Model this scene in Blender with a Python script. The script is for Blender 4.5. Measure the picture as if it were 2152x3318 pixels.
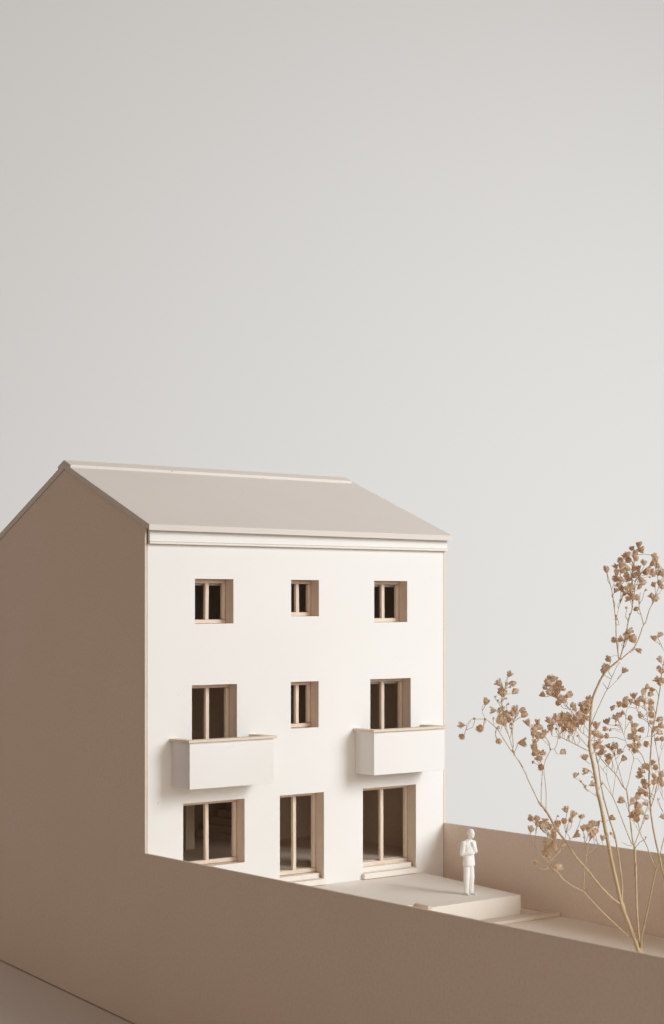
import bpy, bmesh, math, random
from mathutils import Vector, Matrix, Quaternion

# ------------------------------------------------------------------ setup
for o in list(bpy.data.objects):
    bpy.data.objects.remove(o, do_unlink=True)
scene = bpy.context.scene
COL = scene.collection
MM = 0.001                      # the model is measured in millimetres, 1:50 scale
R = math.radians

# ------------------------------------------------------------------ camera
F_PX, CY_PX = 5778.82, 1959.24          # focal length and horizon line, in photo pixels
CAM = Vector((-437.56, -681.54, 138.75))
YAW = R(38.61)
FWD = Vector((math.sin(YAW), math.cos(YAW), 0))
RGT = Vector((math.cos(YAW), -math.sin(YAW), 0))
cd = bpy.data.cameras.new('camera')
cam = bpy.data.objects.new('camera', cd)
COL.objects.link(cam)
cam.location = CAM * MM
cam.rotation_euler = (R(90), 0, -YAW)
cd.sensor_fit = 'VERTICAL'
cd.sensor_height = 36
cd.sensor_width = 36
cd.lens = F_PX * 36 / 3318
cd.shift_y = (CY_PX - 1659) / 3318
cd.clip_start = 0.02
cd.clip_end = 50
cd.dof.use_dof = True
cd.dof.focus_distance = 0.84
cd.dof.aperture_fstop = 34
scene.camera = cam

# ------------------------------------------------------------------ room fill
world = bpy.data.worlds.new('World')
scene.world = world
world.use_nodes = True
bg = world.node_tree.nodes['Background']
bg.inputs['Color'].default_value = (1.0, 0.675, 0.505, 1)
bg.inputs['Strength'].default_value = 0.192

# ------------------------------------------------------------------ window light (the one key light, front right)
LD = bpy.data.lights.new('window_light', 'AREA')
LD.shape = 'RECTANGLE'
LD.size = 1.9
LD.size_y = 1.5
LD.energy = 25.2
LD.color = (0.905, 0.97, 1.0)
LD.spread = R(72)
LO = bpy.data.objects.new('window_light', LD)
COL.objects.link(LO)
ldir = Vector((0.76, -1.0, 0.50)).normalized()          # from the model towards the light
LO.location = Vector((0.11, -0.02, 0.06)) + ldir * 2.9
aim = Vector((1.00, 0.70, -0.34))
LO.rotation_euler = (LO.location - aim).to_track_quat('Z', 'Y').to_euler()

# added fill lamp, standing in for bounce from the room behind the camera
FD = bpy.data.lights.new('front_fill', 'AREA')
FD.shape = 'RECTANGLE'
FD.size = 3.0
FD.size_y = 2.2
FD.energy = 31
FD.color = (1.0, 0.90, 0.80)
FO = bpy.data.objects.new('front_fill', FD)
COL.objects.link(FO)
fdir = Vector((-0.20, -1.0, 0.34)).normalized()
FO.location = Vector((0.11, -0.02, 0.06)) + fdir * 3.4
FO.rotation_euler = fdir.to_track_quat('Z', 'Y').to_euler()

vs = scene.view_settings
vs.view_transform = 'Standard'
vs.look = 'None'
vs.exposure = 0.0
vs.gamma = 1.0
vs.use_curve_mapping = False
scene.cycles.max_bounces = 10
scene.cycles.diffuse_bounces = 8
scene.cycles.use_denoising = True

# ------------------------------------------------------------------ materials
def new_mat(name):
    m = bpy.data.materials.new(name)
    m.use_nodes = True
    nt = m.node_tree
    b = nt.nodes['Principled BSDF']
    return m, nt, b

def mix_col(nt, fac, a, b, kind='MIX'):
    n = nt.nodes.new('ShaderNodeMix')
    n.data_type = 'RGBA'
    n.blend_type = kind
    nt.links.new(fac, n.inputs[0])
    for i, c in ((6, a), (7, b)):
        if isinstance(c, tuple):
            n.inputs[i].default_value = (*c, 1)
        else:
            nt.links.new(c, n.inputs[i])
    return n.outputs[2]

def noise(nt, co, scale, detail=3, rough=.55, dims=None):
    n = nt.nodes.new('ShaderNodeTexNoise')
    n.inputs['Scale'].default_value = scale
    n.inputs['Detail'].default_value = detail
    n.inputs['Roughness'].default_value = rough
    nt.links.new(co, n.inputs['Vector'])
    return n.outputs['Fac']

def ramp(nt, fac, lo, hi):
    n = nt.nodes.new('ShaderNodeMapRange')
    n.inputs['From Min'].default_value = lo
    n.inputs['From Max'].default_value = hi
    nt.links.new(fac, n.inputs['Value'])
    return n.outputs['Result']

def coords(nt, scale=(1, 1, 1)):
    t = nt.nodes.new('ShaderNodeTexCoord')
    mp = nt.nodes.new('ShaderNodeMapping')
    mp.inputs['Scale'].default_value = scale
    nt.links.new(t.outputs['Object'], mp.inputs['Vector'])
    return mp.outputs['Vector']

def board(name, c1, c2, specks=True, bump=.12, rough=.9, grain=.89, fib=1500):
    """pulp board: cloudy tone, fine fibre grain, a few dark specks"""
    m, nt, b = new_mat(name)
    co = coords(nt)
    cloud = noise(nt, co, 22, 4)
    base = mix_col(nt, ramp(nt, cloud, .3, .7), c1, c2)
    fib_n = noise(nt, co, fib, 3, .75)
    base = mix_col(nt, ramp(nt, fib_n, .25, .8), base, tuple(x * grain for x in c2))
    if specks:
        sp = noise(nt, co, 260, 2, .5)
        base = mix_col(nt, ramp(nt, sp, .765, .80), base, tuple(x * .62 for x in c2))
    nt.links.new(base, b.inputs['Base Color'])
    b.inputs['Roughness'].default_value = rough
    b.inputs['Specular IOR Level'].default_value = .18
    bp = nt.nodes.new('ShaderNodeBump')
    bp.inputs['Strength'].default_value = bump
    bp.inputs['Distance'].default_value = .0002
    nt.links.new(noise(nt, co, 900, 3, .6), bp.inputs['Height'])
    nt.links.new(bp.outputs['Normal'], b.inputs['Normal'])
    return m

def wood(name, c1, c2, axis):
    m, nt, b = new_mat(name)
    s = [900, 900, 900]
    s[axis] = 45
    co = coords(nt, tuple(s))
    g = noise(nt, co, 1.0, 4, .65)
    base = mix_col(nt, ramp(nt, g, .32, .68), c1, c2)
    fine = noise(nt, coords(nt, tuple(x * 3 for x in s)), 1, 2)
    base = mix_col(nt, ramp(nt, fine, .55, .75), base, tuple(x * .72 for x in c2))
    nt.links.new(base, b.inputs['Base Color'])
    b.inputs['Roughness'].default_value = .7
    b.inputs['Specular IOR Level'].default_value = .25
    bp = nt.nodes.new('ShaderNodeBump')
    bp.inputs['Strength'].default_value = .35
    bp.inputs['Distance'].default_value = .0002
    nt.links.new(g, bp.inputs['Height'])
    nt.links.new(bp.outputs['Normal'], b.inputs['Normal'])
    return m

M_WHITE = board('white_board', (.835, .828, .808), (.815, .803, .778), grain=.965, bump=.06)
M_BOARD = board('pulp_board', (.82, .68, .595), (.78, .67, .56), specks=False, bump=.2, grain=.88, fib=800)
M_ROOF = board('roof_board', (.745, .70, .65), (.715, .665, .615), grain=.93)
M_EDGE = board('cut_board_edge', (.80, .70, .58), (.77, .66, .54), specks=False)
M_PAVE = board('terrace_board', (.865, .81, .74), (.84, .78, .705), specks=False)
M_GARDEN = board('garden_board', (.87, .78, .665), (.84, .745, .63), specks=False)
M_STRIP = board('edging_card', (.74, .66, .56), (.71, .62, .515), specks=False)
M_TABLE = board('table_card', (.66, .61, .56), (.635, .585, .535), specks=False, bump=.1)
M_WOOD_X = wood('balsa_wood_lengthwise', (.80, .69, .58), (.70, .56, .44), 0)
M_WOOD_Y = wood('balsa_wood_crosswise', (.80, .69, .58), (.70, .56, .44), 1)
M_WOOD_Z = wood('balsa_wood_upright', (.80, .69, .58), (.70, .56, .44), 2)

def backdrop_mat():
    m, nt, b = new_mat('backdrop_paper')
    co = coords(nt)
    c = mix_col(nt, ramp(nt, noise(nt, co, 1.6, 3), .3, .7), (.59, .584, .572), (.584, .582, .574))
    nt.links.new(c, b.inputs['Base Color'])
    b.inputs['Roughness'].default_value = .95
    b.inputs['Specular IOR Level'].default_value = .1
    return m
M_BACK = backdrop_mat()

def film_mat():
    m, nt, b = new_mat('clear_acetate')
    out = nt.nodes['Material Output']
    tr = nt.nodes.new('ShaderNodeBsdfTransparent')
    tr.inputs['Color'].default_value = (.95, .95, .94, 1)
    gl = nt.nodes.new('ShaderNodeBsdfGlossy')
    gl.inputs['Roughness'].default_value = .03
    fr = nt.nodes.new('ShaderNodeFresnel')
    fr.inputs['IOR'].default_value = 1.2
    mx = nt.nodes.new('ShaderNodeMixShader')
    nt.links.new(fr.outputs[0], mx.inputs[0])
    nt.links.new(tr.outputs[0], mx.inputs[1])
    nt.links.new(gl.outputs[0], mx.inputs[2])
    nt.links.new(mx.outputs[0], out.inputs['Surface'])
    return m
M_FILM = film_mat()

def top_strip_mat():  # pale streaked strip behind the top rail of some windows
    m, nt, b = new_mat('pale_top_strip')
    c = mix_col(nt, ramp(nt, noise(nt, coords(nt, (300, 300, 2600)), 1, 3), .35, .65), (.75, .74, .72), (.38, .36, .35))
    nt.links.new(c, b.inputs['Base Color'])
    b.inputs['Roughness'].default_value = .35
    return m
M_TOP_STRIP = top_strip_mat()

def plastic_mat():
    m, nt, b = new_mat('white_plastic')
    c = mix_col(nt, ramp(nt, noise(nt, coords(nt), 300, 3), .3, .7), (.88, .88, .87), (.85, .85, .835))
    nt.links.new(c, b.inputs['Base Color'])
    b.inputs['Roughness'].default_value = .42
    b.inputs['Subsurface Weight'].default_value = .6
    b.inputs['Subsurface Radius'].default_value = (1, .95, .85)
    b.inputs['Subsurface Scale'].default_value = .0018
    return m
M_PLASTIC = plastic_mat()

def stem_mat():
    m, nt, b = new_mat('dry_straw_stem')
    c = mix_col(nt, ramp(nt, noise(nt, coords(nt, (900, 900, 90)), 1, 3), .3, .7), (.60, .46, .285), (.44, .31, .165))
    nt.links.new(c, b.inputs['Base Color'])
    b.inputs['Roughness'].default_value = .5
    return m
M_STEM = stem_mat()

def petal_mat():
    m, nt, b = new_mat('dry_petal')
    out = nt.nodes['Material Output']
    oi = nt.nodes.new('ShaderNodeObjectInfo')
    c = mix_col(nt, oi.outputs['Random'], (.74, .58, .42), (.86, .75, .61))
    c = mix_col(nt, ramp(nt, oi.outputs['Random'], .78, .9), c, (.88, .80, .69))
    c = mix_col(nt, ramp(nt, noise(nt, coords(nt), 1100, 3), .35, .7), c, (.68, .50, .345))
    nt.links.new(c, b.inputs['Base Color'])
    b.inputs['Roughness'].default_value = .8
    b.inputs['Specular IOR Level'].default_value = .15
    tl = nt.nodes.new('ShaderNodeBsdfTranslucent')
    nt.links.new(c, tl.inputs['Color'])
    mx = nt.nodes.new('ShaderNodeMixShader')
    mx.inputs[0].default_value = .55
    nt.links.new(b.outputs[0], mx.inputs[1])
    nt.links.new(tl.outputs[0], mx.inputs[2])
    nt.links.new(mx.outputs[0], out.inputs['Surface'])
    return m
M_PETAL = petal_mat()

# ------------------------------------------------------------------ mesh helpers (millimetres in, metres out)
def link(name, me, mat, parent=None):
    if mat is not None and not me.materials:
        me.materials.append(mat)
    o = bpy.data.objects.new(name, me)
    COL.objects.link(o)
    if parent is not None:
        o.parent = parent
        o.matrix_parent_inverse = parent_world(parent).inverted()
    return o

def parent_world(p):
    m = Matrix.Translation(p.location) @ p.rotation_euler.to_matrix().to_4x4()
    if p.parent:
        m = parent_world(p.parent) @ p.matrix_parent_inverse @ m
    return m

def empty(name, loc, parent=None):
    o = bpy.data.objects.new(name, None)
    o.empty_display_size = .01
    COL.objects.link(o)
    o.location = Vector(loc) * MM
    if parent is not None:
        o.parent = parent
        o.matrix_parent_inverse = parent_world(parent).inverted()
    return o

def tag(o, label=None, category=None, kind=None, group=None):
    if label: o['label'] = label
    if category: o['category'] = category
    if kind: o['kind'] = kind
    if group: o['group'] = group
    return o

def finish(bm, name, mat, parent=None, bevel=0.0, smooth=False):
    bmesh.ops.recalc_face_normals(bm, faces=bm.faces[:])
    if bevel:
        bmesh.ops.bevel(bm, geom=bm.edges[:], offset=bevel, segments=1, affect='EDGES', profile=.5)
    bmesh.ops.scale(bm, vec=(MM, MM, MM), verts=bm.verts[:])
    me = bpy.data.meshes.new(name)
    bm.to_mesh(me)
    bm.free()
    if smooth:
        for p in me.polygons: p.use_smooth = True
    return link(name, me, mat, parent)

def add_box(bm, x0, x1, y0, y1, z0, z1):
    v = [bm.verts.new(p) for p in ((x0, y0, z0), (x1, y0, z0), (x1, y1, z0), (x0, y1, z0),
                                   (x0, y0, z1), (x1, y0, z1), (x1, y1, z1), (x0, y1, z1))]
    for f in ((0, 3, 2, 1), (4, 5, 6, 7), (0, 1, 5, 4), (1, 2, 6, 5), (2, 3, 7, 6), (3, 0, 4, 7)):
        bm.faces.new([v[i] for i in f])

def box(name, mat, parent, x0, x1, y0, y1, z0, z1, bevel=.12):
    bm = bmesh.new()
    add_box(bm, x0, x1, y0, y1, z0, z1)
    return finish(bm, name, mat, parent, bevel)

def prism(name, mat, parent, pts, axis, a, b, bevel=.1):
    """extrude a polygon of (p, q) points along axis 0/1/2 from a to b"""
    bm = bmesh.new()
    def P(p, t):
        l = list(p)
        l.insert(axis, t)
        return l
    lo = [bm.verts.new(P(p, a)) for p in pts]
    hi = [bm.verts.new(P(p, b)) for p in pts]
    bm.faces.new(lo)
    bm.faces.new(hi)
    n = len(pts)
    for i in range(n):
        bm.faces.new((lo[i], lo[(i + 1) % n], hi[(i + 1) % n], hi[i]))
    return finish(bm, name, mat, parent, bevel)

def base_z(y):                  # the table card falls towards the garden end
    return -52.54 + .0723 * y

# ------------------------------------------------------------------ setting: table card, backdrop
def table():
    bm = bmesh.new()
    x0, x1, y0, y1 = -900, 420, -900, 430
    vs_ = [bm.verts.new((x, y, base_z(y) - .55 - d)) for d in (0, 12) for x, y in ((x0, y0), (x1, y0), (x1, y1), (x0, y1))]
    for f in ((0, 1, 2, 3), (7, 6, 5, 4), (0, 4, 5, 1), (1, 5, 6, 2), (2, 6, 7, 3), (3, 7, 4, 0)):
        bm.faces.new([vs_[i] for i in f])
    o = finish(bm, 'ground', M_TABLE)
    return tag(o, 'pale grey card sheet the model stands on', None, 'structure')
table()

def backdrop():
    bm = bmesh.new()
    rows = []
    for i in range(13):
        z = -1000 + i * 250
        rows.append([bm.verts.new((-1600 + j * 400, 700, z)) for j in range(12)])
    for a, b in zip(rows, rows[1:]):
        for j in range(11):
            bm.faces.new((a[j], a[j + 1], b[j + 1], b[j]))
    ret = bmesh.ops.extrude_face_region(bm, geom=bm.faces[:])
    bmesh.ops.translate(bm, vec=(0, 4, 0), verts=[g for g in ret['geom'] if isinstance(g, bmesh.types.BMVert)])
    o = finish(bm, 'backdrop', M_BACK)
    return tag(o, 'plain off white paper backdrop behind the model', None, 'structure')
backdrop()

# ------------------------------------------------------------------ the model house
W, H, HW = 180.0, 166.2, 26.5
DEPTH = 152.0
# the hand-built roof is a little out of true: (ridge y, ridge z, front eave z, back eave z) at its two ends
Y_EAVE, Y_BACK = -4.6, 157.0
ENDS = {0: (71.0, 204.3, 172.25, 161.8), 1: (79.5, 204.6, 171.5, 164.0)}
FLOOR = 10.0
house = empty('model_house', (90, 75, base_z(75)))
tag(house, 'white cardboard model house with pitched roof, nine wood framed windows and two balconies', 'model house')

def gable_z(y, e=0):
    ry, rz, fz, bz = ENDS[e]
    if y < ry:
        return fz + (rz - fz) * (y - Y_EAVE) / (ry - Y_EAVE)
    return rz + (bz - rz) * (y - ry) / (Y_BACK - ry)

def loft(name, mat, parent, left, right, x0, x1, bevel=.08):
    """board between two matching outlines of (y, z) points at x0 and x1"""
    bm = bmesh.new()
    lo = [bm.verts.new((x0, *p)) for p in left]
    hi = [bm.verts.new((x1, *p)) for p in right]
    bm.faces.new(lo)
    bm.faces.new(hi)
    n = len(left)
    for i in range(n):
        bm.faces.new((lo[i], lo[(i + 1) % n], hi[(i + 1) % n], hi[i]))
    return finish(bm, name, mat, parent, bevel)

def side_panel(e, x0, x1, yend, label):
    ry, rz = ENDS[e][:2]
    pts = [(yend, base_z(yend)), (yend, HW), (0, HW), (0, gable_z(0, e) - .25), (ry, rz - .25),
           (DEPTH, gable_z(DEPTH, e) - .25), (DEPTH, base_z(DEPTH))]
    o = prism('side_wall', M_BOARD, house, pts, 0, x0, x1, .1)
    tag(o, label)
    return o
side_panel(0, -1.35, -.2, -345, 'tall shaded gable board running on as the low near garden wall')
side_panel(1, 180.2, 181.4, -345, 'far side board running on as the low garden wall behind the figure')

# facade board with its nine openings (x0, x1, z0, z1)
OPEN = {
    'w1': (25.86, 47.64, 129.95, 150.68), 'w2': (81.58, 98.57, 133.15, 150.68), 'w3': (133.62, 155.46, 129.95, 150.68),
    'm1': (24.17, 49.69, 57.0, 101.6), 'm2': (81.4, 98.4, 79.15, 101.6), 'm3': (131.08, 157.75, 57.0, 101.6),
    'g1': (19.34, 54.1, 17.5, 47.47), 'g2': (74.81, 101.71, 2.6, 47.47), 'g3': (126.27, 161.32, 2.6, 47.47)}
FT = 1.7
def facade():
    xs, zs = {0, W}, {base_z(0), H}
    for a, b, c, d in OPEN.values():
        xs |= {a, b}
        zs |= {c, d}
    xs, zs = sorted(xs), sorted(zs)
    def void(i, k):
        x, z = (xs[i] + xs[i + 1]) / 2, (zs[k] + zs[k + 1]) / 2
        return any(a < x < b and c < z < d for a, b, c, d in OPEN.values())
    bm = bmesh.new()
    vf = {(i, k): bm.verts.new((x, 0, z)) for i, x in enumerate(xs) for k, z in enumerate(zs)}
    vb = {(i, k): bm.verts.new((x, FT, z)) for i, x in enumerate(xs) for k, z in enumerate(zs)}
    nx, nz = len(xs) - 1, len(zs) - 1
    solid = lambda i, k: 0 <= i < nx and 0 <= k < nz and not void(i, k)
    for i in range(nx):
        for k in range(nz):
            if not solid(i, k):
                continue
            bm.faces.new((vf[i, k], vf[i + 1, k], vf[i + 1, k + 1], vf[i, k + 1]))
            bm.faces.new((vb[i, k], vb[i, k + 1], vb[i + 1, k + 1], vb[i + 1, k]))
            for di, dk, a, b in ((-1, 0, (i, k), (i, k + 1)), (1, 0, (i + 1, k), (i + 1, k + 1)),
                                 (0, -1, (i, k), (i + 1, k)), (0, 1, (i, k + 1), (i + 1, k + 1))):
                if not solid(i + di, k + dk):
                    f = bm.faces.new((vf[a], vf[b], vb[b], vb[a]))
                    f.material_index = 1
    o = finish(bm, 'front_wall', M_WHITE, house)
    o.data.materials.append(M_EDGE)
    tag(o, 'bright white front wall board with nine cut openings')
    return o
facade()
box('back_wall', M_BOARD, house, .1, 179.9, DEPTH - 2.2, DEPTH - .3, base_z(DEPTH) + .3, H)

# windows: lining boards, wood strips, clear film
JY = 6.4                        # depth of the lining, where the wood frame starts
rng = random.Random(4)
def window(key, label, top_strip=False, low=None):
    x0, x1, z0, z1 = OPEN[key]
    g = .18
    # lining: four boards behind the facade
    bm = bmesh.new()
    t = 1.6
    ya, yb = FT + .04, JY + 2.6
    add_box(bm, x0 - g - t, x0 - g, ya, yb, z0 - g - t, z1 + g + t)
    add_box(bm, x1 + g, x1 + g + t, ya, yb, z0 - g - t, z1 + g + t)
    add_box(bm, x0 - g, x1 + g, ya, yb, z1 + g, z1 + g + t)
    add_box(bm, x0 - g, x1 + g, ya, yb, z0 - g - t, z0 - g)
    w = finish(bm, 'window', M_BOARD, house)
    tag(w, label)
    fz0 = z0 if low is None else low
    s, d = 1.75, 1.9
    j = lambda: rng.uniform(-.12, .12)
    box('rail', M_WOOD_X, w, x0 + .02, x1 - .02, JY + j(), JY + d, z1 - s - .1 + j(), z1 - .08)
    box('rail', M_WOOD_X, w, x0 + .02, x1 - .02, JY + j(), JY + d, fz0 + .05, fz0 + s + .15 + j())
    for a, b in ((x0 + .05, x0 + s), (x1 - s, x1 - .05)):
        box('stile', M_WOOD_Z, w, a, b, JY + .08 + j() * .5, JY + d - .05, fz0 + s + .3, z1 - s - .25)
    mx = (x0 + x1) / 2 + .4
    mw = .95
    tilt = rng.uniform(-.12, .12)
    pts = [(mx - mw - tilt, fz0 + s + .12), (mx + mw - tilt, fz0 + s + .12), (mx + mw + tilt, z1 - s - .12), (mx - mw + tilt, z1 - s - .12)]
    prism('mullion', M_WOOD_Z, w, pts, 1, JY + .1, JY + d - .1)
    for a, b in ((x0 + 1.2, mx - mw + .4), (mx + mw - .4, x1 - 1.2)):
        box('pane', M_FILM, w, a, b, JY + d + .1, JY + d + .22, fz0 + 1.2, z1 - 1.2, 0)
        if top_strip:
            box('top_strip', M_TOP_STRIP, w, a, b, JY + d + .5, JY + d + .6, z1 - s - 1.15, z1 - 1.1, 0)
    return w

window('w1', 'small square window at the upper left of the front wall', True)
window('w2', 'narrow small window in the middle of the top row', False)
window('w3', 'small square window at the upper right of the front wall', True)
window('m1', 'tall window behind the left balcony')
window('m2', 'narrow window between the two balconies')
window('m3', 'tall window behind the right balcony', True)
window('g1', 'wide ground floor window below the left balcony')
window('g2', 'ground floor door with wooden frame and step', False, 8.0)
window('g3', 'wide ground floor glass door with step beside the figure', False, 7.7)
# thresholds inside the two door openings and the steps in front of them
for key in ('g2', 'g3'):
    x0, x1, z0, z1 = OPEN[key]
    box('threshold', M_PAVE, house, x0 + .05, x1 - .7, 2.6, JY + 2.2, 2.7, 7.75)
    box('step', M_PAVE, house, x0 - .6, x1 - .2, -2.1, 2.4, 2.75, 5.5)

# roof boards, ridge caps, cornice
TH = 2.5
def roof_profile(e, sg):
    ry, rz, fz, bz = ENDS[e]
    ye, ze = (Y_EAVE, fz) if sg < 0 else (Y_BACK, bz)
    sl = (rz - ze) / abs(ry - ye)
    v = TH * math.sqrt(1 + sl * sl)
    return [(ye, ze), (ry + sg * .02, rz), (ry + sg * .02, rz + v), (ye, ze + v)]
def cap_profile(e, sg, width=6.0, t=1.3):
    (ye, _), _, (yr, zt), (_, zt_e) = roof_profile(e, sg)
    sl = (zt - zt_e) / abs(yr - ye)
    v = t * math.sqrt(1 + sl * sl)
    yw = yr + sg * width
    zw = zt - sl * width
    return [(yr, zt + .05), (yr, zt + .05 + v), (yw, zw + .05 + v), (yw, zw + .05)]
for sg, label in ((-1, 'pale grey front roof slope'), (1, 'back roof slope')):
    o = loft('roof', M_ROOF, house, roof_profile(0, sg), roof_profile(1, sg), -2.0, 182.2)
    tag(o, label)
    loft('ridge_cap', M_ROOF, o, cap_profile(0, sg), cap_profile(1, sg), -1.9, 179.2, .06)
box('cornice', M_WHITE, house, .1, 181.3, -1.7, -.05, 167.35, gable_z(-.05, 1) - .3)
box('cornice_ledge', M_PAVE, house, 0, 181.5, -2.1, -.05, 166.25, 167.25)

# balconies
def balcony(xa, xb, label):
    b = empty('balcony', ((xa + xb) / 2, 0, 55.4), house)
    tag(b, label)
    y0, z0, z1, t = -14.67, 55.45, 76.5, 1.5
    box('front_panel', M_WHITE, b, xa + .05, xb - .05, y0, y0 + .95, z0, z1, .08)
    box('side_panel', M_WHITE, b, xa, xa + t, y0 + 1.0, -.05, z0 + .05, z1)
    box('side_panel', M_WHITE, b, xb - t, xb, y0 + 1.0, -.05, z0 + .05, z1)
    box('floor_panel', M_WHITE, b, xa + t + .05, xb - t - .05, y0 + 1.0, -.05, z0 + .3, z0 + 2.0)
    o, w, c0, c1 = 1.25, 4.6, z1 + .04, z1 + 1.15
    # handrail: three mitred strips
    L = [(xa - o, -.06), (xa - o, y0 - o), (xa - o + w, y0 - o + w), (xa - o + w, -.06)]
    Rr = [(xb + o, -.06), (xb + o, y0 - o), (xb + o - w, y0 - o + w), (xb + o - w, -.06)]
    Fm = [(xa - o + .03, y0 - o), (xb + o - .03, y0 - o), (xb + o - w, y0 - o + w - .03), (xa - o + w, y0 - o + w - .03)]
    for pts in (L, Rr, Fm):
        prism('handrail', M_EDGE, b, pts, 2, c0, c1, .06)
balcony(13.03, 60.2, 'left balcony box with thin handrail above the wide window')
balcony(121.19, 167.59, 'right balcony box with thin handrail above the glass door')

# inside: floors, partitions, stair, door leaf
box('floor', M_BOARD, house, .1, 179.9, 9.2, DEPTH - 2.4, 4, FLOOR, 0)
box('floor', M_BOARD, house, .1, 179.9, 9.2, DEPTH - 2.4, 52.5, 55.6, 0)
box('floor', M_BOARD, house, .1, 179.9, 9.2, DEPTH - 2.4, 106.5, 109.5, 0)
box('partition', M_BOARD, house, 127, 179.8, 100, 101.5, FLOOR + .05, 52.4, 0)
box('partition', M_BOARD, house, .2, 179.8, 84, 85.5, 55.7, 106.4, 0)  # upper floor partitions, added to keep the rooms dark
box('partition', M_BOARD, house, .2, 179.8, 84, 85.5, 109.6, 166, 0)
box('partition', M_BOARD, house, 112, 113.5, 9.5, 83.8, 109.6, 166, 0)
box('partition', M_BOARD, house, 68, 69.5, 9.5, 83.8, 109.6, 166, 0)
box('partition', M_BOARD, house, 112, 113.5, 9.5, 83.8, 55.7, 106.4, 0)
box('partition', M_BOARD, house, 66, 67.5, 9.5, 83.8, 55.7, 106.4, 0)
st = empty('stair', (135, 120, FLOOR), house)
for i in range(7):
    box('tread', M_BOARD, st, 123 + i * 5, 123 + (i + 1) * 5 - .05, 102, 142, FLOOR + .05, FLOOR + 3.4 * (i + 1), .1)
box('door_leaf', M_WOOD_Z, house, 85.1, 90.7, 95.6, 99, FLOOR + .4, 48, .15)
# hidden block that carries the walls and the garden
box('core_block', M_BOARD, house, 3, 177, 10, DEPTH - 8, -48, 3.5, 0)

# ------------------------------------------------------------------ garden
def terrace_z(y):
    return 2.43 + (2.43 / 71.4) * y
def garden_z(y):
    return -8.75 + .0167 * y

def slab(name, mat, parent, outline, top, bottom, bevel=.15):
    bm = bmesh.new()
    a = [bm.verts.new((x, y, top(y))) for x, y in outline]
    b = [bm.verts.new((x, y, bottom(y))) for x, y in outline]
    bm.faces.new(a)
    bm.faces.new(b)
    n = len(outline)
    for i in range(n):
        bm.faces.new((a[i], a[(i + 1) % n], b[(i + 1) % n], b[i]))
    return finish(bm, name, mat, parent, bevel)

g = slab('garden_ground', M_GARDEN, None, [(.1, -344), (180.0, -344), (180.0, -.2), (.1, -.2)], garden_z, lambda y: garden_z(y) - 4, .08)
tag(g, 'beige garden board between the two low walls', None, 'structure')

ter = empty('terrace', (90, -36, garden_z(-36)))
tag(ter, 'raised beige cardboard terrace in front of the glass doors', 'terrace')
slab('paving', M_PAVE, ter, [(.3, -61.8), (107.8, -61.8), (107.8, -71.37), (165.0, -71.37), (165.0, -.15), (.3, -.15)], terrace_z, lambda y: garden_z(y) + .05)
slab('edge_strip', M_WOOD_Y, ter, [(106.0, -71.3), (107.7, -71.3), (107.7, -61.9), (106.0, -61.9)], lambda y: terrace_z(y) + .75, lambda y: garden_z(y) + .05)
for i in range(3):
    slab('stair_tread', M_PAVE, ter, [(60, -65.2 - 3.1 * i), (105.9, -65.2 - 3.1 * i), (105.9, -62 - 3.1 * i), (60, -62 - 3.1 * i)],
         lambda y, i=i: terrace_z(y) - 2.4 * (i + 1), lambda y: garden_z(y) + .05, .1)
slab('side_strip', M_EDGE, ter, [(165.1, -71.3), (166.2, -70.6), (166.2, -.3), (165.1, -.3)], lambda y: terrace_z(y) - .7, lambda y: garden_z(y) + .05, .1)

bar = slab('edging_strip', M_STRIP, None, [(96, -83.6), (179.9, -83.6), (179.9, -76.2), (96, -72.4)],
           lambda y: garden_z(-80) + 1.75, lambda y: garden_z(y) + .03, .25)
tag(bar, 'flat beige edging strip lying on the garden board in front of the terrace', 'edging strip')

# ------------------------------------------------------------------ the figure
def cone_capsule(bm, a, b, ra, rb, seg=14, flat=1.0, fdir=None):
    """tapered limb with rounded ends, optionally flattened along fdir"""
    a, b = Vector(a), Vector(b)
    d = (b - a)
    q = d.to_track_quat('Z', 'Y')
    L = d.length
    prof = []
    for k in range(5):
        t = -math.pi / 2 + k * math.pi / 8
        prof.append((ra * math.cos(t), ra * math.sin(t)))
    for k in range(5):
        t = k * math.pi / 8
        prof.append((rb * math.cos(t), L + rb * math.sin(t)))
    rings = []
    for r, z in prof:
        ring = []
        for s in range(seg):
            an = 2 * math.pi * s / seg
            p = a + q @ Vector((max(r, .01) * math.cos(an), max(r, .01) * math.sin(an), z))
            if fdir is not None:
                f = Vector(fdir)
                off = (p - a - d * max(0, min(1, (p - a).dot(d) / (L * L + 1e-9))))
                p -= f * off.dot(f) * (1 - flat)
            ring.append(bm.verts.new(p))
        rings.append(ring)
    for r0, r1 in zip(rings, rings[1:]):
        for s in range(seg):
            bm.faces.new((r0[s], r0[(s + 1) % seg], r1[(s + 1) % seg], r1[s]))
    bm.faces.new(rings[0][::-1])
    bm.faces.new(rings[-1])

def ellipsoid(bm, c, r, rot=None):
    m = Matrix.Translation(Vector(c)) @ (rot.to_4x4() if rot else Matrix()) @ Matrix.Diagonal((*r, 1))
    bmesh.ops.create_uvsphere(bm, u_segments=20, v_segments=12, radius=1, matrix=m)

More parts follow.
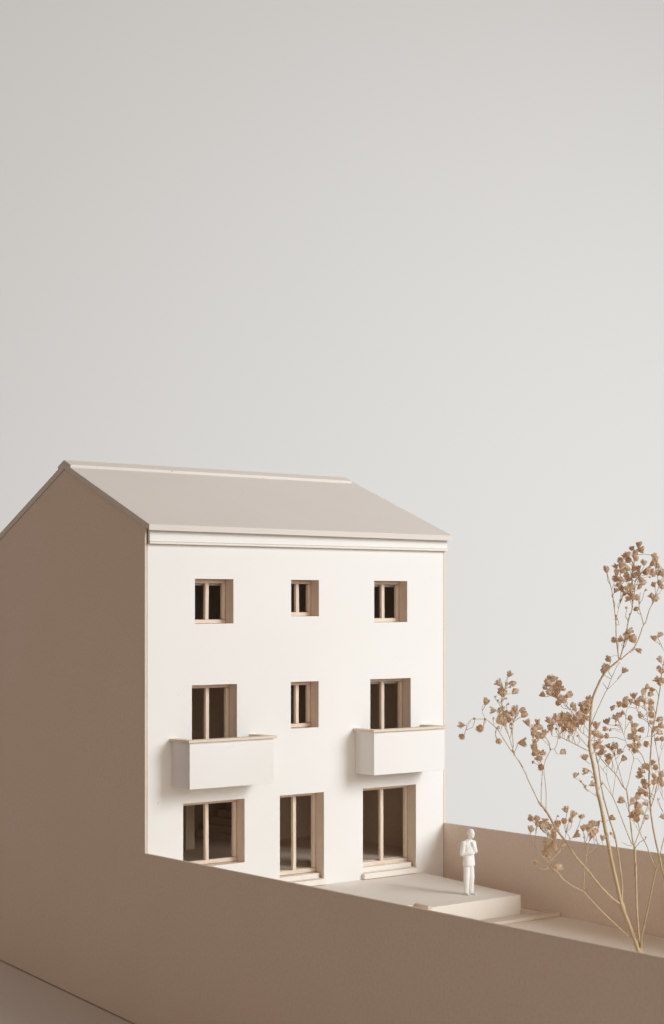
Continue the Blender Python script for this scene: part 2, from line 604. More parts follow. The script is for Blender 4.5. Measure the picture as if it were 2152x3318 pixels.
def figure():
    """built facing -Y (local), then turned; units mm, 32 mm tall, soles at z = 0"""
    bm = bmesh.new()
    # legs in trousers: hip, knee, ankle
    for sx, foot, knee in ((-1, (-1.35, .2), (-1.45, .05)), (1, (1.55, .1), (1.5, -.25))):
        hip = (sx * 1.15, 0.1, 15.6)
        kn = (knee[0], knee[1], 8.3)
        an = (foot[0], foot[1], 1.35)
        cone_capsule(bm, hip, kn, 1.62, 1.42)
        cone_capsule(bm, kn, an, 1.42, 1.16)
        cone_capsule(bm, (foot[0], foot[1] + .35, .72), (foot[0] + sx * .55, foot[1] - 2.4, .55), .74, .55, flat=.95, fdir=(0, 0, 1))
    # jacket: hips, waist, chest, shoulders (elliptical stack)
    prof = [(13.9, 3.4, 2.4, 0), (14.9, 3.4, 2.4, 0), (17.2, 3.15, 2.2, 0), (19.2, 3.0, 2.05, .05), (21.5, 3.15, 2.05, .15),
            (23.6, 3.5, 2.1, .2), (25.0, 3.45, 1.85, .15), (25.9, 2.6, 1.4, .1), (26.5, 1.3, 1.05, 0)]
    rings = []
    for z, rx, ry, oy in prof:
        rings.append([bm.verts.new((rx * math.cos(a) * (1 if abs(math.cos(a)) < .8 else .98), oy + ry * math.sin(a), z))
                      for a in [2 * math.pi * s / 24 for s in range(24)]])
    for r0, r1 in zip(rings, rings[1:]):
        for s in range(24):
            bm.faces.new((r0[s], r0[(s + 1) % 24], r1[(s + 1) % 24], r1[s]))
    bm.faces.new(rings[0][::-1])
    bm.faces.new(rings[-1])
    # lapels as low ridges
    for sx in (-1, 1):
        cone_capsule(bm, (sx * .95, -1.25, 25.6), (sx * .1, -2.0, 20.8), .34, .28, 8)
    # arms: right arm (local -x) folded across the waist, left hand raised to the chin
    cone_capsule(bm, (-3.1, .25, 24.6), (-3.75, .55, 19.6), 1.25, 1.12)
    cone_capsule(bm, (-3.75, .55, 19.6), (-.6, -2.15, 19.9), 1.08, .78)
    cone_capsule(bm, (3.1, .25, 24.6), (3.25, -1.1, 20.6), 1.22, 1.02)
    cone_capsule(bm, (3.25, -1.1, 20.6), (.9, -2.35, 23.6), .98, .7)
    # right hand lying on the left elbow: palm, four fingers, thumb
    ellipsoid(bm, (.15, -2.65, 19.95), (.8, .42, .62))
    for k, l in enumerate((1.0, 1.15, 1.05, .8)):
        z = 20.42 - .32 * k
        cone_capsule(bm, (.6, -2.75, z), (.6 + l * .6, -2.6, z - .02), .2, .19, 8)
        cone_capsule(bm, (.6 + l * .6, -2.6, z - .02), (.6 + l, -2.3, z - .05), .19, .16, 8)
    cone_capsule(bm, (-.1, -2.9, 20.35), (.45, -2.95, 20.95), .21, .17, 8)
    # left hand at the chin: palm, curled fingers, thumb
    ellipsoid(bm, (.65, -2.5, 24.25), (.5, .42, .75))
    for k in range(4):
        x = 1.0 - .28 * k
        cone_capsule(bm, (x, -2.65, 24.8), (x - .05, -2.7, 25.4 - .05 * abs(k - 1)), .19, .18, 8)
        cone_capsule(bm, (x - .05, -2.7, 25.4 - .05 * abs(k - 1)), (x - .08, -2.35, 25.9 - .05 * abs(k - 1)), .18, .15, 8)
    cone_capsule(bm, (1.05, -2.3, 24.3), (1.15, -2.1, 25.4), .21, .17, 8)
    # neck and head, turned to the figure's left and slightly bowed
    cone_capsule(bm, (0, -.1, 25.4), (.05, -1.1, 27.9), 1.1, 1.0)
    hr = Matrix.Rotation(R(18), 3, 'Z') @ Matrix.Rotation(R(9), 3, 'X')
    hc = Vector((.1, -1.45, 29.3))
    ellipsoid(bm, hc + hr @ Vector((0, .15, .35)), (1.55, 1.85, 1.95), hr)
    ellipsoid(bm, hc + hr @ Vector((0, -.45, -.75)), (1.2, 1.35, 1.55), hr)
    cone_capsule(bm, hc + hr @ Vector((0, -1.75, .05)), hc + hr @ Vector((0, -2.08, -.55)), .2, .3, 8)      # nose
    cone_capsule(bm, hc + hr @ Vector((-.75, -1.45, .3)), hc + hr @ Vector((.75, -1.45, .3)), .26, .26, 8)    # brow
    cone_capsule(bm, hc + hr @ Vector((-.35, -1.68, -1.08)), hc + hr @ Vector((.35, -1.68, -1.08)), .19, .19, 8)  # mouth
    ellipsoid(bm, hc + hr @ Vector((0, -1.15, -1.75)), (.6, .55, .5), hr)                                      # chin
    for sx in (-1, 1):
        ellipsoid(bm, hc + hr @ Vector((sx * 1.5, .1, -.2)), (.22, .42, .62), hr)                              # ears
    # shirt collar, hair cap edge
    me = bpy.data.meshes.new('figure_source')
    bmesh.ops.recalc_face_normals(bm, faces=bm.faces[:])
    bm.to_mesh(me)
    bm.free()
    tmp = bpy.data.objects.new('figure_source', me)
    COL.objects.link(tmp)
    md = tmp.modifiers.new('remesh', 'REMESH')
    md.mode = 'VOXEL'
    md.voxel_size = .17
    md.use_smooth_shade = True
    sm = tmp.modifiers.new('smooth', 'SMOOTH')
    sm.factor = .5
    sm.iterations = 8
    dg = bpy.context.evaluated_depsgraph_get()
    res = bpy.data.meshes.new_from_object(tmp.evaluated_get(dg))
    bpy.data.objects.remove(tmp, do_unlink=True)
    res.transform(Matrix.Scale(MM, 4))
    res.name = 'person'
    for p in res.polygons: p.use_smooth = True
    res.materials.clear()
    o = link('person', res, M_PLASTIC)
    return o
fig = figure()
fx, fy = 144.2, -57.6
fig.location = Vector((fx, fy, terrace_z(fy) - .05)) * MM
fig.rotation_euler = (0, 0, -YAW + R(36))
tag(fig, 'small white plastic standing figure in a jacket, one hand at the chin', 'person')

# ------------------------------------------------------------------ dried flower sprigs
# Branch courses were measured as directions from the viewpoint and are set out here at their own distances,
# fanning out in depth around the foot of each sprig.
def at(u, v, d):
    return CAM + FWD * d + RGT * ((u - 1076) / F_PX * d) + Vector((0, 0, (CY_PX - v) / F_PX * d))

K = .17647
CROP = {'A': (1900, 1720, K), 'B': (1900, 2120, K), 'C': (1680, 2140, K), 'D': (1460, 2140, K),
        'E': (1900, 2520, K), 'F': (1680, 2520, K), 'G': (1900, 2800, .16321)}
def px(c, pts):
    ox, oy, k = CROP[c]
    return [(ox + x * k, oy + y * k) for x, y in pts]

D0 = 752.0
prng = random.Random(21)
TRACE = []          # (sprig, points 2d, depths)

def spline(pts, n=5):
    out = []
    P = [pts[0]] + list(pts) + [pts[-1]]
    for i in range(1, len(P) - 2):
        p0, p1, p2, p3 = (Vector(p) for p in P[i - 1:i + 3])
        for k in range(n):
            t = k / n
            out.append(.5 * ((2 * p1) + (-p0 + p2) * t + (2 * p0 - 5 * p1 + 4 * p2 - p3) * t * t + (-p0 + 3 * p1 - 3 * p2 + p3) * t ** 3))
    out.append(Vector(P[-1]))
    return out

def tube(bm, pts, radii, seg=7):
    rings = []
    prev = None
    for i, p in enumerate(pts):
        t = (pts[min(i + 1, len(pts) - 1)] - pts[max(i - 1, 0)])
        if t.length < 1e-6: t = Vector((0, 0, 1))
        t.normalize()
        n = prev - t * prev.dot(t) if prev is not None else t.orthogonal()
        n.normalize()
        prev = n
        b = t.cross(n)
        rings.append([bm.verts.new(p + (n * math.cos(a) + b * math.sin(a)) * radii[i])
                      for a in [2 * math.pi * s / seg for s in range(seg)]])
    for r0, r1 in zip(rings, rings[1:]):
        for s in range(seg):
            bm.faces.new((r0[s], r0[(s + 1) % seg], r1[(s + 1) % seg], r1[s]))
    bm.faces.new(rings[0][::-1])
    bm.faces.new(rings[-1])

def nearest(u, v, sprig=None):
    best = (1e9, D0, None, None)
    for sp, pts, ds in TRACE:
        if sprig is not None and sp is not sprig: continue
        for (x, y), d in zip(pts, ds):
            q = (x - u) ** 2 + (y - v) ** 2
            if q < best[0]: best = (q, d, sp, (x, y))
    return best

def stem(sprig, pts, w0, w1, dend=0.0, d_start=None, nodes=(), name='stem'):
    if d_start is None:
        d_start = nearest(*pts[0], sprig)[1]
    d1 = d_start + dend
    n = len(pts)
    # distance along the course drives the depth
    acc = [0]
    for a, b in zip(pts, pts[1:]): acc.append(acc[-1] + math.hypot(b[0] - a[0], b[1] - a[1]))
    ds = [d_start + (d1 - d_start) * s / acc[-1] for s in acc]
    P3 = spline([at(u, v, d) for (u, v), d in zip(pts, ds)])
    m = len(P3)
    px2 = D0 / F_PX / 2
    rad = [(w0 + (w1 - w0) * i / (m - 1)) * px2 * (1 + .07 * math.sin(i * 1.7)) for i in range(m)]
    for k in nodes:             # swollen joints
        i0 = min(m - 1, k * 5)
        for di, f in ((-1, 1.12), (0, 1.42), (1, 1.1)):
            if 0 <= i0 + di < m: rad[i0 + di] *= f
    bm = bmesh.new()
    tube(bm, P3, rad)
    o = finish(bm, name, M_STEM, sprig, 0, True)
    # dense 2-D course kept for attaching flowers
    dense, dd = [], []
    for (a, b, da, db) in zip(pts, pts[1:], ds, ds[1:]):
        for k in range(6):
            t = k / 6
            dense.append((a[0] + (b[0] - a[0]) * t, a[1] + (b[1] - a[1]) * t))
            dd.append(da + (db - da) * t)
    dense.append(pts[-1]); dd.append(ds[-1])
    TRACE.append((sprig, dense, dd))
    return o

foot = at(2092, 3112, D0)
foot.z = garden_z(foot.y)
sprig = empty('dried_flower_sprig', foot)
tag(sprig, 'dried tan flower sprig with branching straw stems standing in the garden', 'dried flowers')
S = sprig
root = (2094, 3116)
# main stem and what leaves it
stem(S, [root] + px('G', [(1040, 1730), (960, 1500), (830, 1160), (705, 820)]) + px('E', [(560, 1950), (480, 1600), (410, 1250), (330, 850), (270, 520), (215, 300), (180, 60)])
     + px('B', [(130, 2050), (75, 1800), (60, 1660), (68, 1450), (72, 1250), (90, 1000), (120, 800), (200, 600), (300, 400), (430, 250), (600, 110)]),
     15.0, 6.2, 14, D0, nodes=(4, 14))
stem(S, [root] + px('G', [(1090, 1730), (1060, 1560), (1045, 1460), (1020, 1150), (995, 700), (980, 0)]) + px('E', [(900, 1800), (890, 1350), (880, 1250)]), 8, 7, 22, D0, nodes=(2, 8))
stem(S, px('G', [(1090, 1640), (1100, 1420), (1150, 1200), (1240, 780), (1310, 440), (1370, 150), (1390, 100)]), 7.5, 5, -16, nodes=(6,))
stem(S, px('G', [(690, 800), (590, 740), (450, 620), (250, 410)]) + px('F', [(1250, 1680), (1050, 1450), (860, 1160), (700, 950), (580, 730), (500, 600), (420, 500), (370, 440)]), 8.5, 6.5, -20, nodes=(9, 10))
stem(S, px('G', [(845, 1445), (700, 1310), (330, 960)]) + px('F', [(1247, 2151), (1200, 2090)]), 5, 4.2, -26, nodes=(4,))
stem(S, px('E', [(650, 2280), (655, 2100), (650, 1900), (600, 1500), (560, 1250), (520, 1060), (450, 840), (410, 700), (350, 480), (320, 380), (290, 230), (265, 100)]) + px('B', [(230, 2090), (190, 1900), (110, 1640)]), 6.5, 3.6, 12, nodes=(5, 9))
# crown of the main stem
stem(S, px('A', [(600, 2370), (570, 2150), (548, 1950), (545, 1700), (530, 1550), (490, 1230), (465, 1080), (425, 930), (400, 840), (385, 770)]), 4, 2, -9, nodes=(3, 5))
stem(S, px('A', [(610, 2370), (680, 2130), (730, 1880), (780, 1620), (830, 1480), (850, 1350), (890, 1100), (890, 960), (960, 850), (1060, 720)]), 4.6, 2, -4, nodes=(3,))
stem(S, px('A', [(630, 2365), (750, 2260), (880, 2140), (960, 1980), (1030, 1780), (1050, 1720), (1010, 1560), (970, 1400), (980, 1250), (990, 1130)]), 4.4, 2, 8, nodes=(5,))
stem(S, px('A', [(1050, 1720), (1090, 1680), (1130, 1540), (1170, 1420), (1240, 1300), (1290, 1150), (1340, 1000), (1400, 850), (1480, 700)]), 3.6, 2, 6, nodes=(4,))
stem(S, px('A', [(850, 1340), (830, 1150), (740, 950), (600, 800)]), 2.4, 1.4, -8)
stem(S, px('A', [(880, 1100), (830, 900), (850, 650), (900, 450), (960, 290)]), 2.4, 1.4, 6)
stem(S, px('A', [(465, 1080), (510, 960), (560, 800)]), 1.8, 1.2, 4)
stem(S, px('A', [(545, 1640), (600, 1400), (640, 1260), (630, 1100)]), 1.6, 1.2, 7)
stem(S, px('A', [(590, 2300), (530, 2290), (430, 2320)]), 2, 1.4, -5)
stem(S, px('B', [(90, 1300), (130, 1190), (200, 1020), (280, 850), (350, 700), (390, 630), (470, 420), (560, 220), (620, 150)]), 2.8, 1.6, -10, nodes=(5,))
stem(S, px('B', [(390, 640), (440, 600), (560, 480), (660, 370)]), 1.5, 1.1, -3)
stem(S, px('B', [(385, 640), (330, 560), (298, 520)]), 2.6, 1.4, 3, name='bract')
# side branches at the upper joint
stem(S, px('C', [(1300, 1660), (1200, 1620), (1050, 1540), (900, 1470), (780, 1415), (720, 1405), (620, 1385)]), 4, 1.5, -12, nodes=(2, 4))
stem(S, px('C', [(1050, 1540), (1020, 1450), (980, 1380), (900, 1300), (760, 1200), (560, 1150)]), 2.6, 1.4, -8)
stem(S, px('C', [(780, 1415), (740, 1310), (690, 1250)]), 2, 1.2, 5)
stem(S, px('C', [(1290, 1600), (1150, 1440), (1120, 1390), (1040, 1250), (1000, 1100)]), 2.6, 1.3, -6)
stem(S, px('C', [(1310, 1480), (1270, 1400), (1130, 1290), (1050, 1100), (1000, 960), (900, 850), (820, 740), (720, 600), (580, 440)]), 3, 1.4, -14)
stem(S, px('C', [(1290, 1300), (1200, 1150), (1180, 950), (1270, 780)]), 2.2, 1.3, -4)
# stems above the second joint
stem(S, px('E', [(880, 1250), (850, 1150), (810, 800), (780, 520), (750, 280), (740, 230), (680, 170), (640, 110)]) + px('B', [(560, 2230), (450, 2110), (330, 1990), (270, 1920), (180, 1800)]), 5.5, 2.6, 14, nodes=(5,))
stem(S, px('E', [(690, 180), (650, 40)]) + px('B', [(590, 2090), (530, 1900), (510, 1780)]), 2.6, 1.5, -8)
stem(S, px('E', [(740, 220), (745, 180), (790, 20)]) + px('B', [(830, 2080), (870, 1910), (820, 1790), (760, 1740)]), 3, 1.6, 10, nodes=(4,))
stem(S, px('B', [(870, 1910), (950, 1925), (1000, 2000), (1050, 2080)]), 2, 1.3, 6)
stem(S, px('B', [(1080, 2010), (1020, 1850), (940, 1740), (880, 1600), (870, 1450)]), 3, 1.5, -3, d_start=D0 + 22)
stem(S, px('B', [(740, 1640), (690, 1480), (620, 1310), (590, 1200)]), 2, 1.2, 2)
stem(S, px('B', [(690, 1480), (720, 1330), (735, 1050), (800, 940)]), 1.8, 1.2, 4)
stem(S, px('E', [(875, 1240), (830, 1200), (720, 930), (600, 620), (490, 360), (440, 280), (280, 60)]), 3.6, 2.2, -8, nodes=(4,))
stem(S, px('E', [(470, 340), (430, 180), (380, 10)]) + px('B', [(370, 2220), (300, 2120), (240, 2040)]), 2, 1.3, 4, nodes=(2,))
stem(S, px('B', [(370, 2220), (380, 2120), (372, 2040)]), 1.4, 1.0, -2)
stem(S, px('E', [(485, 340), (500, 230), (530, 10)]) + px('B', [(530, 2200), (500, 2050), (460, 1900)]), 2, 1.3, 7)
stem(S, px('E', [(885, 1240), (900, 1190), (960, 1040), (1010, 910), (1060, 720), (1120, 540), (1200, 300), (1260, 100)]), 4, 2, 12, nodes=(3,))
stem(S, px('E', [(960, 980), (900, 860), (830, 760)]), 2, 1.2, -5)
stem(S, px('E', [(830, 1250), (760, 1240), (700, 1205), (650, 1190)]), 2.6, 1.4, -6, name='bract')
stem(S, px('E', [(1280, 1690), (1160, 1400), (1120, 1270), (1060, 1150), (1000, 1040), (940, 760), (930, 560)]), 4, 1.8, 5, d_start=D0 - 16, nodes=(3,))
stem(S, px('E', [(1280, 1690), (1340, 1500), (1370, 1340), (1428, 1100), (1500, 800)]), 3.6, 2.4, -10, d_start=D0 - 16)
stem(S, px('E', [(1275, 1695), (1240, 1690), (1200, 1700)]), 2.2, 1.0, 2, name='bract')
# branch reaching out to the left
stem(S, px('F', [(375, 450), (270, 230), (160, 0)]) + px('C', [(150, 2110), (0, 1830)]) + px('D', [(1330, 1960), (1180, 1740)]), 3.4, 2.6, -12)
stem(S, px('D', [(1180, 1745), (1160, 1680), (1130, 1640)]), 5.5, 4.6, 0, nodes=(1,))
stem(S, px('D', [(1160, 1690), (1100, 1640), (900, 1320), (850, 1250), (680, 1100), (640, 1080), (560, 1075), (440, 1075), (380, 1090), (290, 1195)]), 3, 1.4, -10, nodes=(3, 5))
stem(S, px('D', [(640, 1080), (632, 1150), (600, 1205)]), 1.4, 1.0, 3)
stem(S, px('D', [(640, 1070), (585, 950), (582, 850), (625, 795)]), 1.3, 1.0, -3)
stem(S, px('D', [(380, 1090), (320, 1200), (265, 1320)]), 1.2, .9, 3)
stem(S, px('D', [(1150, 1640), (1060, 1350), (1000, 1130), (950, 900), (930, 700), (960, 540)]), 2.4, 1.4, 4)
stem(S, px('D', [(1155, 1600), (1140, 1400), (1120, 1240), (1150, 1150), (1180, 1050), (1180, 920)]), 2.4, 1.4, 9, nodes=(2,))
stem(S, px('D', [(845, 1280), (825, 1380), (850, 1450)]), 1.2, .9, 2)
stem(S, px('D', [(1000, 500), (1010, 380), (1050, 290)]), 1.2, .9, 2)
stem(S, px('F', [(420, 480), (418, 280), (430, 80)]) + px('C', [(420, 2300), (440, 2070), (440, 2000), (430, 1900), (360, 1800), (320, 1650), (280, 1500), (280, 1350), (340, 1200)]), 2.4, 1.5, 8, nodes=(4,))
stem(S, px('F', [(505, 570), (510, 300), (490, 60)]) + px('C', [(490, 2200), (470, 2060), (480, 1880), (540, 1740), (590, 1640), (560, 1540), (500, 1400)]), 2.4, 1.5, -6, nodes=(6,))
stem(S, px('C', [(590, 1640), (630, 1625), (680, 1655)]), 2.2, 1.0, -2, name='bract')
# low branch on the left
stem(S, px('F', [(1200, 2090), (1000, 1990), (870, 1900), (810, 1850), (740, 1750), (650, 1690), (590, 1640), (540, 1560), (480, 1480), (390, 1390), (320, 1280), (300, 1200), (310, 1100), (330, 990)]), 3.4, 1.8, -10, nodes=(3, 6))
stem(S, px('F', [(320, 1280), (250, 1190), (200, 1080), (190, 1010)]), 1.8, 1.2, 4)
stem(S, px('F', [(590, 1660), (480, 1685), (400, 1670), (335, 1620)]), 1.6, 1.1, -4)
stem(S, px('F', [(570, 1500), (620, 1500), (680, 1430), (760, 1330), (775, 1250)]), 1.8, 1.2, 5)
stem(S, px('F', [(560, 1500), (580, 1360), (550, 1270), (580, 1150), (540, 960)]), 1.8, 1.2, -3)
stem(S, px('F', [(1200, 2080), (1200, 1950), (1210, 1750), (1240, 1500), (1260, 1380), (1280, 1250), (1310, 1120), (1370, 1030)]), 2.8, 1.5, 8, nodes=(4,))
stem(S, px('F', [(1252, 1420), (1240, 1300), (1225, 1150), (1190, 1020)]), 1.5, 1.0, -5)
stem(S, px('F', [(1262, 1410), (1428, 1270)]) + px('E', [(150, 1300), (265, 1180)]), 1.5, 1.0, 6)
stem(S, px('F', [(1200, 2080), (1250, 2050), (1320, 1990)]), 1.8, .9, -3, name='bract')
stem(S, px('F', [(860, 1100), (890, 960), (950, 860)]), 1.7, 1.0, 3)
stem(S, px('F', [(925, 1190), (960, 1120), (1020, 1080)]), 1.3, .9, -3)
stem(S, px('F', [(700, 940), (640, 900), (540, 880), (400, 850)]), 1.8, 1.2, -6)
stem(S, px('F', [(720, 960), (760, 840), (860, 790)]), 1.6, 1.1, 4)
stem(S, px('E', [(225, 370), (160, 320), (0, 210)]) + px('F', [(1240, 200), (1160, 90), (1120, 10)]), 2.4, 1.2, -12, nodes=(2,))

# second sprig, leaving the picture on the right
foot2 = at(2248, 3290, 790)
foot2.z = garden_z(foot2.y)
sprig2 = empty('dried_flower_sprig', foot2)
tag(sprig2, 'dried tan flower sprig at the right edge, its thin stem leaving the picture', 'dried flowers')
S2 = sprig2
t2 = (2248, 3290)
stem(S2, [t2, (2205, 3080), (2178, 2950)] + px('E', [(1428, 1830), (1340, 1450), (1250, 1050), (1200, 750), (1180, 580), (1165, 300), (1150, 0)]) + px('B', [(1170, 2000), (1190, 1700), (1210, 1400), (1260, 1200), (1310, 900), (1360, 600), (1390, 330), (1440, 60)]),
     7.5, 3, 8, 790, nodes=(7, 12))
stem(S2, px('E', [(1185, 540), (1250, 350), (1300, 130)]) + px('B', [(1350, 2200), (1330, 1950), (1270, 1640), (1240, 1420)]), 3.6, 2, -9, nodes=(4,))
stem(S2, px('B', [(1215, 1380), (1130, 1250), (1110, 1050), (1060, 880), (1040, 720)]), 2.6, 1.4, -8)
stem(S2, px('B', [(1110, 1040), (1000, 950), (880, 880), (700, 880), (500, 960)]), 2, 1.2, -7)
stem(S2, px('B', [(1120, 1200), (1030, 1150), (940, 1050), (880, 900)]), 1.6, 1.0, 4)
stem(S2, px('B', [(1200, 1500), (1100, 1520), (980, 1600)]), 1.8, 1.1, -5)
stem(S2, px('B', [(1330, 1960), (1390, 1750), (1470, 1500)]), 2, 1.3, 8)
stem(S2, px('B', [(1330, 2000), (1280, 2150), (1200, 2250)]), 1.8, 1.2, -5)
stem(S2, px('E', [(1428, 700), (1400, 610), (1330, 430), (1300, 370)]), 1.6, 1.2, -6, d_start=800)
stem(S2, px('E', [(1500, 520), (1400, 360), (1340, 200), (1320, 60)]), 1.8, 1.2, 5, d_start=800)
stem(S2, px('B', [(1360, 600), (1450, 450), (1560, 380)]), 2, 1.3, 9)
stem(S2, px('A', [(1500, 2330), (1430, 2200), (1340, 2080), (1290, 2010)]), 1.8, 1.2, -4, d_start=800)

FLOWERS = {
 'A': [(370, 725), (840, 325), (965, 250), (1010, 350), (910, 400), (880, 470), (915, 520), (770, 430), (720, 455), (640, 540), (790, 540), (540, 650), (640, 640), (750, 690), (880, 700), (1060, 600), (960, 680), (560, 770), (660, 745), (560, 880), (640, 900), (740, 800), (780, 890), (860, 830), (940, 780), (1120, 720), (1075, 775), (1000, 880), (1030, 950), (970, 1040), (600, 1010), (540, 1090), (650, 1080), (740, 1060), (820, 1030), (700, 1150), (800, 1140), (850, 1220), (780, 1250), (930, 1240), (1225, 450), (1280, 540), (1210, 610), (1300, 640), (1215, 780), (1310, 780), (1400, 800), (1240, 1000), (1350, 960), (1390, 1040), (1190, 1190), (1255, 1240), (920, 1440), (520, 2010), (640, 1990), (770, 1850), (830, 1960), (870, 2010), (740, 1950), (950, 2190), (1250, 1960), (1340, 1920), (420, 2370), (1480, 900), (1500, 620), (1560, 760)],
 'B': [(330, 220), (385, 230), (315, 310), (700, 290), (1360, 110), (1340, 250), (1375, 320), (1290, 460), (1380, 470), (1350, 540), (1040, 690), (1110, 610), (1220, 650), (1170, 740), (1030, 830), (870, 760), (710, 840), (610, 920), (490, 970), (720, 940), (820, 870), (940, 900), (1080, 890), (1200, 880), (1180, 1000), (1200, 1110), (600, 1130), (670, 1080), (560, 1175), (810, 1180), (990, 1120), (380, 1240), (370, 1370), (180, 1310), (870, 1330), (1000, 1390), (875, 1420), (830, 1510), (920, 1550), (1110, 1640), (380, 1510), (210, 1490), (285, 1500), (150, 1450), (230, 1640), (180, 1690), (280, 1720), (400, 1680), (530, 1690), (470, 1725), (300, 1790), (240, 1820), (610, 1780), (790, 1680), (880, 1680), (960, 1660), (880, 1750), (420, 1880), (400, 1960), (680, 1920), (1060, 2060), (1020, 2150), (1000, 2230), (1130, 2090), (1220, 1980), (1180, 1260), (1340, 1200), (1370, 1310), (1260, 1370), (1330, 1440), (1300, 1560), (1390, 1560), (1280, 2080), (1380, 2200), (1250, 2250), (1330, 2330), (1070, 2330), (1480, 1480), (1500, 1250), (1480, 2050), (1560, 380), (1470, 200)],
 'C': [(570, 340), (530, 400), (640, 350), (490, 500), (560, 440), (660, 480), (740, 440), (780, 520), (720, 560), (560, 600), (450, 630), (610, 610), (700, 660), (780, 700), (740, 780), (830, 740), (900, 650), (170, 1150), (350, 1120), (290, 1270), (345, 1230), (280, 1350), (480, 1330), (430, 1400), (360, 1400), (300, 1500), (290, 1620), (350, 1680), (300, 1710), (430, 1700), (370, 1800), (425, 1960), (560, 1120), (620, 1150), (590, 1230), (690, 1080), (790, 1050), (830, 1000), (770, 1160), (850, 1080), (880, 1170), (820, 1260), (930, 1030), (960, 1130), (940, 1230), (970, 1310), (1010, 1250), (1040, 1080), (1060, 1180), (990, 820), (1040, 900), (1090, 1000), (1130, 1080), (1170, 830), (1180, 900), (1160, 980), (1230, 1050), (1190, 1130), (1260, 860), (1300, 720), (1270, 790), (1250, 950), (800, 1690), (1220, 1790), (1240, 2030), (1040, 2110), (65, 1510), (1370, 2270)],
 'D': [(1085, 250), (900, 420), (1120, 420), (950, 540), (920, 590), (970, 620), (1170, 580), (655, 750), (780, 915), (900, 930), (960, 880), (1180, 900), (1130, 980), (1200, 950), (1310, 920), (1350, 1000), (1000, 990), (1040, 1040), (930, 1060), (900, 1120), (980, 1150), (205, 1185), (220, 1390), (535, 1240), (890, 1500), (1080, 1090)],
 'E': [(660, 420), (470, 740), (300, 1110), (140, 850), (210, 840), (50, 900), (110, 1050), (170, 990), (1080, 100), (990, 220), (960, 290), (920, 370), (850, 440), (1060, 260), (1100, 310), (1090, 180), (930, 530), (960, 600), (1090, 470), (870, 700), (1100, 720), (940, 660), (1020, 640), (920, 770), (1390, 710), (1240, 100), (1330, 60), (1390, 120)],
 'F': [(235, 760), (340, 770), (350, 860), (230, 950), (400, 860), (490, 790), (500, 860), (540, 900), (450, 900), (720, 840), (690, 880), (830, 790), (875, 590), (1000, 680), (960, 780), (1155, 720), (1190, 930), (1280, 930), (1360, 850), (1380, 1010), (1065, 1060), (650, 1000), (660, 1070), (320, 1570), (520, 1290), (500, 1210), (640, 1230), (665, 1310), (810, 1250), (520, 1380), (545, 1440), (660, 1620), (720, 1650), (650, 1710)]}
BUDS = {'A': [(740, 1420), (800, 1540), (560, 1620), (545, 1560), (1085, 1090), (1165, 850), (620, 1280), (480, 1200)],
        'B': [(545, 1300), (440, 1390), (540, 1230)],
        'C': [(320, 1810), (270, 1870), (690, 1260), (1360, 2140), (1150, 2220), (1220, 2320), (740, 1420), (920, 1400), (1090, 1390)],
        'D': [(1060, 800), (870, 1240), (1130, 1170), (1120, 1250), (1030, 930), (1020, 440), (1090, 490), (870, 730), (820, 670), (1010, 700), (640, 1080), (440, 1075), (785, 1075)],
        'E': [(450, 1020), (1320, 400), (1090, 1100), (280, 120)],
        'F': [(540, 1060), (490, 1110), (560, 1540), (1210, 1100), (880, 1000), (720, 710), (1230, 150)]}

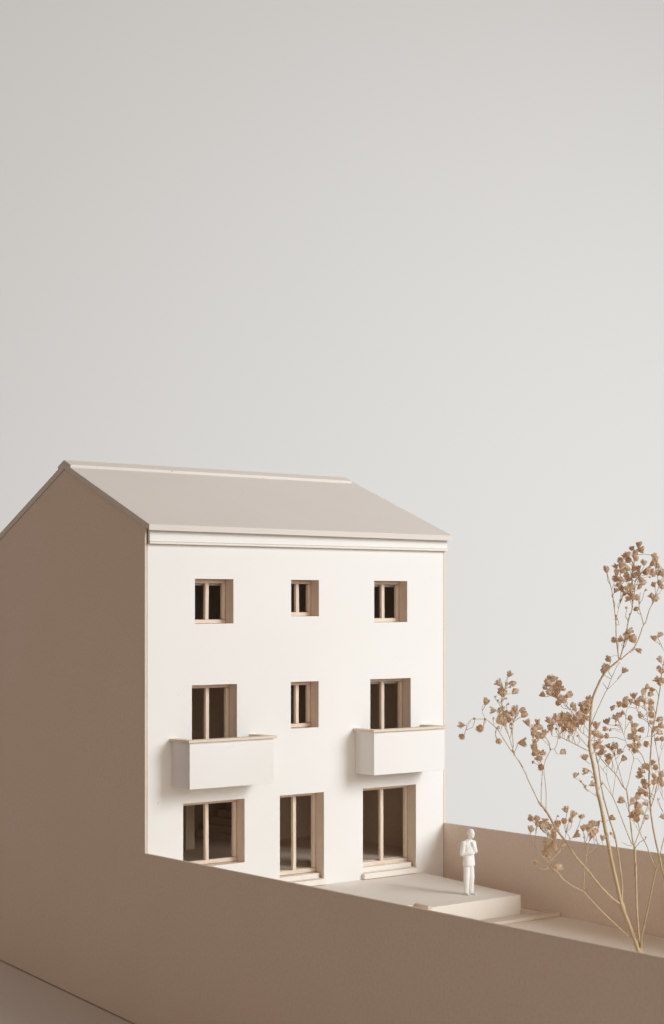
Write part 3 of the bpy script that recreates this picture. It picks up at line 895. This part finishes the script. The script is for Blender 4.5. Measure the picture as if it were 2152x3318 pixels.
def flower_mesh(seed):
    r = random.Random(seed)
    bm = bmesh.new()
    n = 6
    ring = lambda rad, z, jit=0: [bm.verts.new(((rad + r.uniform(-jit, jit)) * math.cos(2 * math.pi * (k + .1 * r.uniform(-1, 1)) / n),
                                               (rad + r.uniform(-jit, jit)) * math.sin(2 * math.pi * k / n), z + r.uniform(-jit, jit))) for k in range(n)]
    tip = bm.verts.new((0, 0, 0))
    a = ring(.62, .75, .06)
    b = ring(1.0, 1.6, .14)
    for k in range(n):
        bm.faces.new((tip, a[(k + 1) % n], a[k]))
        bm.faces.new((a[k], a[(k + 1) % n], b[(k + 1) % n], b[k]))
    # shrivelled petals on the rim, folded in and out
    for k in range(n):
        an = 2 * math.pi * (k + .5) / n
        flare = r.uniform(.7, 1.45)
        h = r.uniform(1.85, 2.5)
        w = r.uniform(.25, .5)
        t1 = bm.verts.new((flare * math.cos(an - w), flare * math.sin(an - w), h + r.uniform(-.3, .2)))
        t2_ = bm.verts.new((flare * 1.1 * math.cos(an + w), flare * 1.1 * math.sin(an + w), h + r.uniform(-.3, .2)))
        bm.faces.new((b[k], b[(k + 1) % n], t2_, t1))
    # closed heart of inner petals
    top = bm.verts.new((r.uniform(-.2, .2), r.uniform(-.2, .2), r.uniform(1.9, 2.4)))
    for k in range(n):
        bm.faces.new((b[k], b[(k + 1) % n], top))
    bmesh.ops.scale(bm, vec=(MM, MM, MM), verts=bm.verts[:])
    me = bpy.data.meshes.new('flower_head')
    bm.to_mesh(me)
    bm.free()
    me.materials.append(M_PETAL)
    return me
HEADS = [flower_mesh(s) for s in range(9)]

frng = random.Random(5)
stalks = {S.name: (S, bmesh.new()), S2.name: (S2, bmesh.new())}
def flower(u, v, size, name):
    q, d, sp, near = nearest(u, v)
    dd = d + frng.uniform(-7, 7) * (1 if q > 400 else .6)
    p = at(u, v, dd)
    a = at(near[0], near[1], d)
    axis = (p - a)
    if axis.length > 1e-3: axis.normalize()
    axis = (axis * .8 + Vector((0, 0, .45)) + Vector([frng.uniform(-1, 1) for _ in range(3)]) * .6).normalized()
    sc = size * frng.uniform(.82, 1.15)
    base = p - axis * 1.25 * sc
    o = bpy.data.objects.new(name, frng.choice(HEADS))
    COL.objects.link(o)
    o.parent = sp
    o.matrix_parent_inverse = parent_world(sp).inverted()
    o.location = base * MM
    o.rotation_euler = (axis.to_track_quat('Z', 'Y') @ Quaternion((0, 0, 1), frng.uniform(0, 6.28))).to_euler()
    squash = frng.uniform(.8, 1.1)
    o.scale = (sc, sc * squash, sc * frng.uniform(.85, 1.1))
    # hair-thin stalk down to the branch
    n2 = nearest(near[0] + frng.uniform(-12, 12), near[1] + frng.uniform(15, 45), sp)
    a = at(n2[3][0], n2[3][1], n2[1])
    if (base - a).length < 40:
        mid = (a + base) / 2 + Vector([frng.uniform(-.8, .8) for _ in range(3)])
        P = [a, a.lerp(mid, .6) + (mid - a) * .1, mid, base]
        tube(stalks[sp.name][1], spline(P, 3), [.13] * 10, 4)
for c, pts in FLOWERS.items():
    for u, v in px(c, pts): flower(u, v, 1.36, 'flower_head')
for c, pts in BUDS.items():
    for u, v in px(c, pts): flower(u, v, .55, 'flower_bud')
for sp, bm in stalks.values():
    o = finish(bm, 'stalks', M_STEM, sp, 0, True)
    o['kind'] = 'stuff'
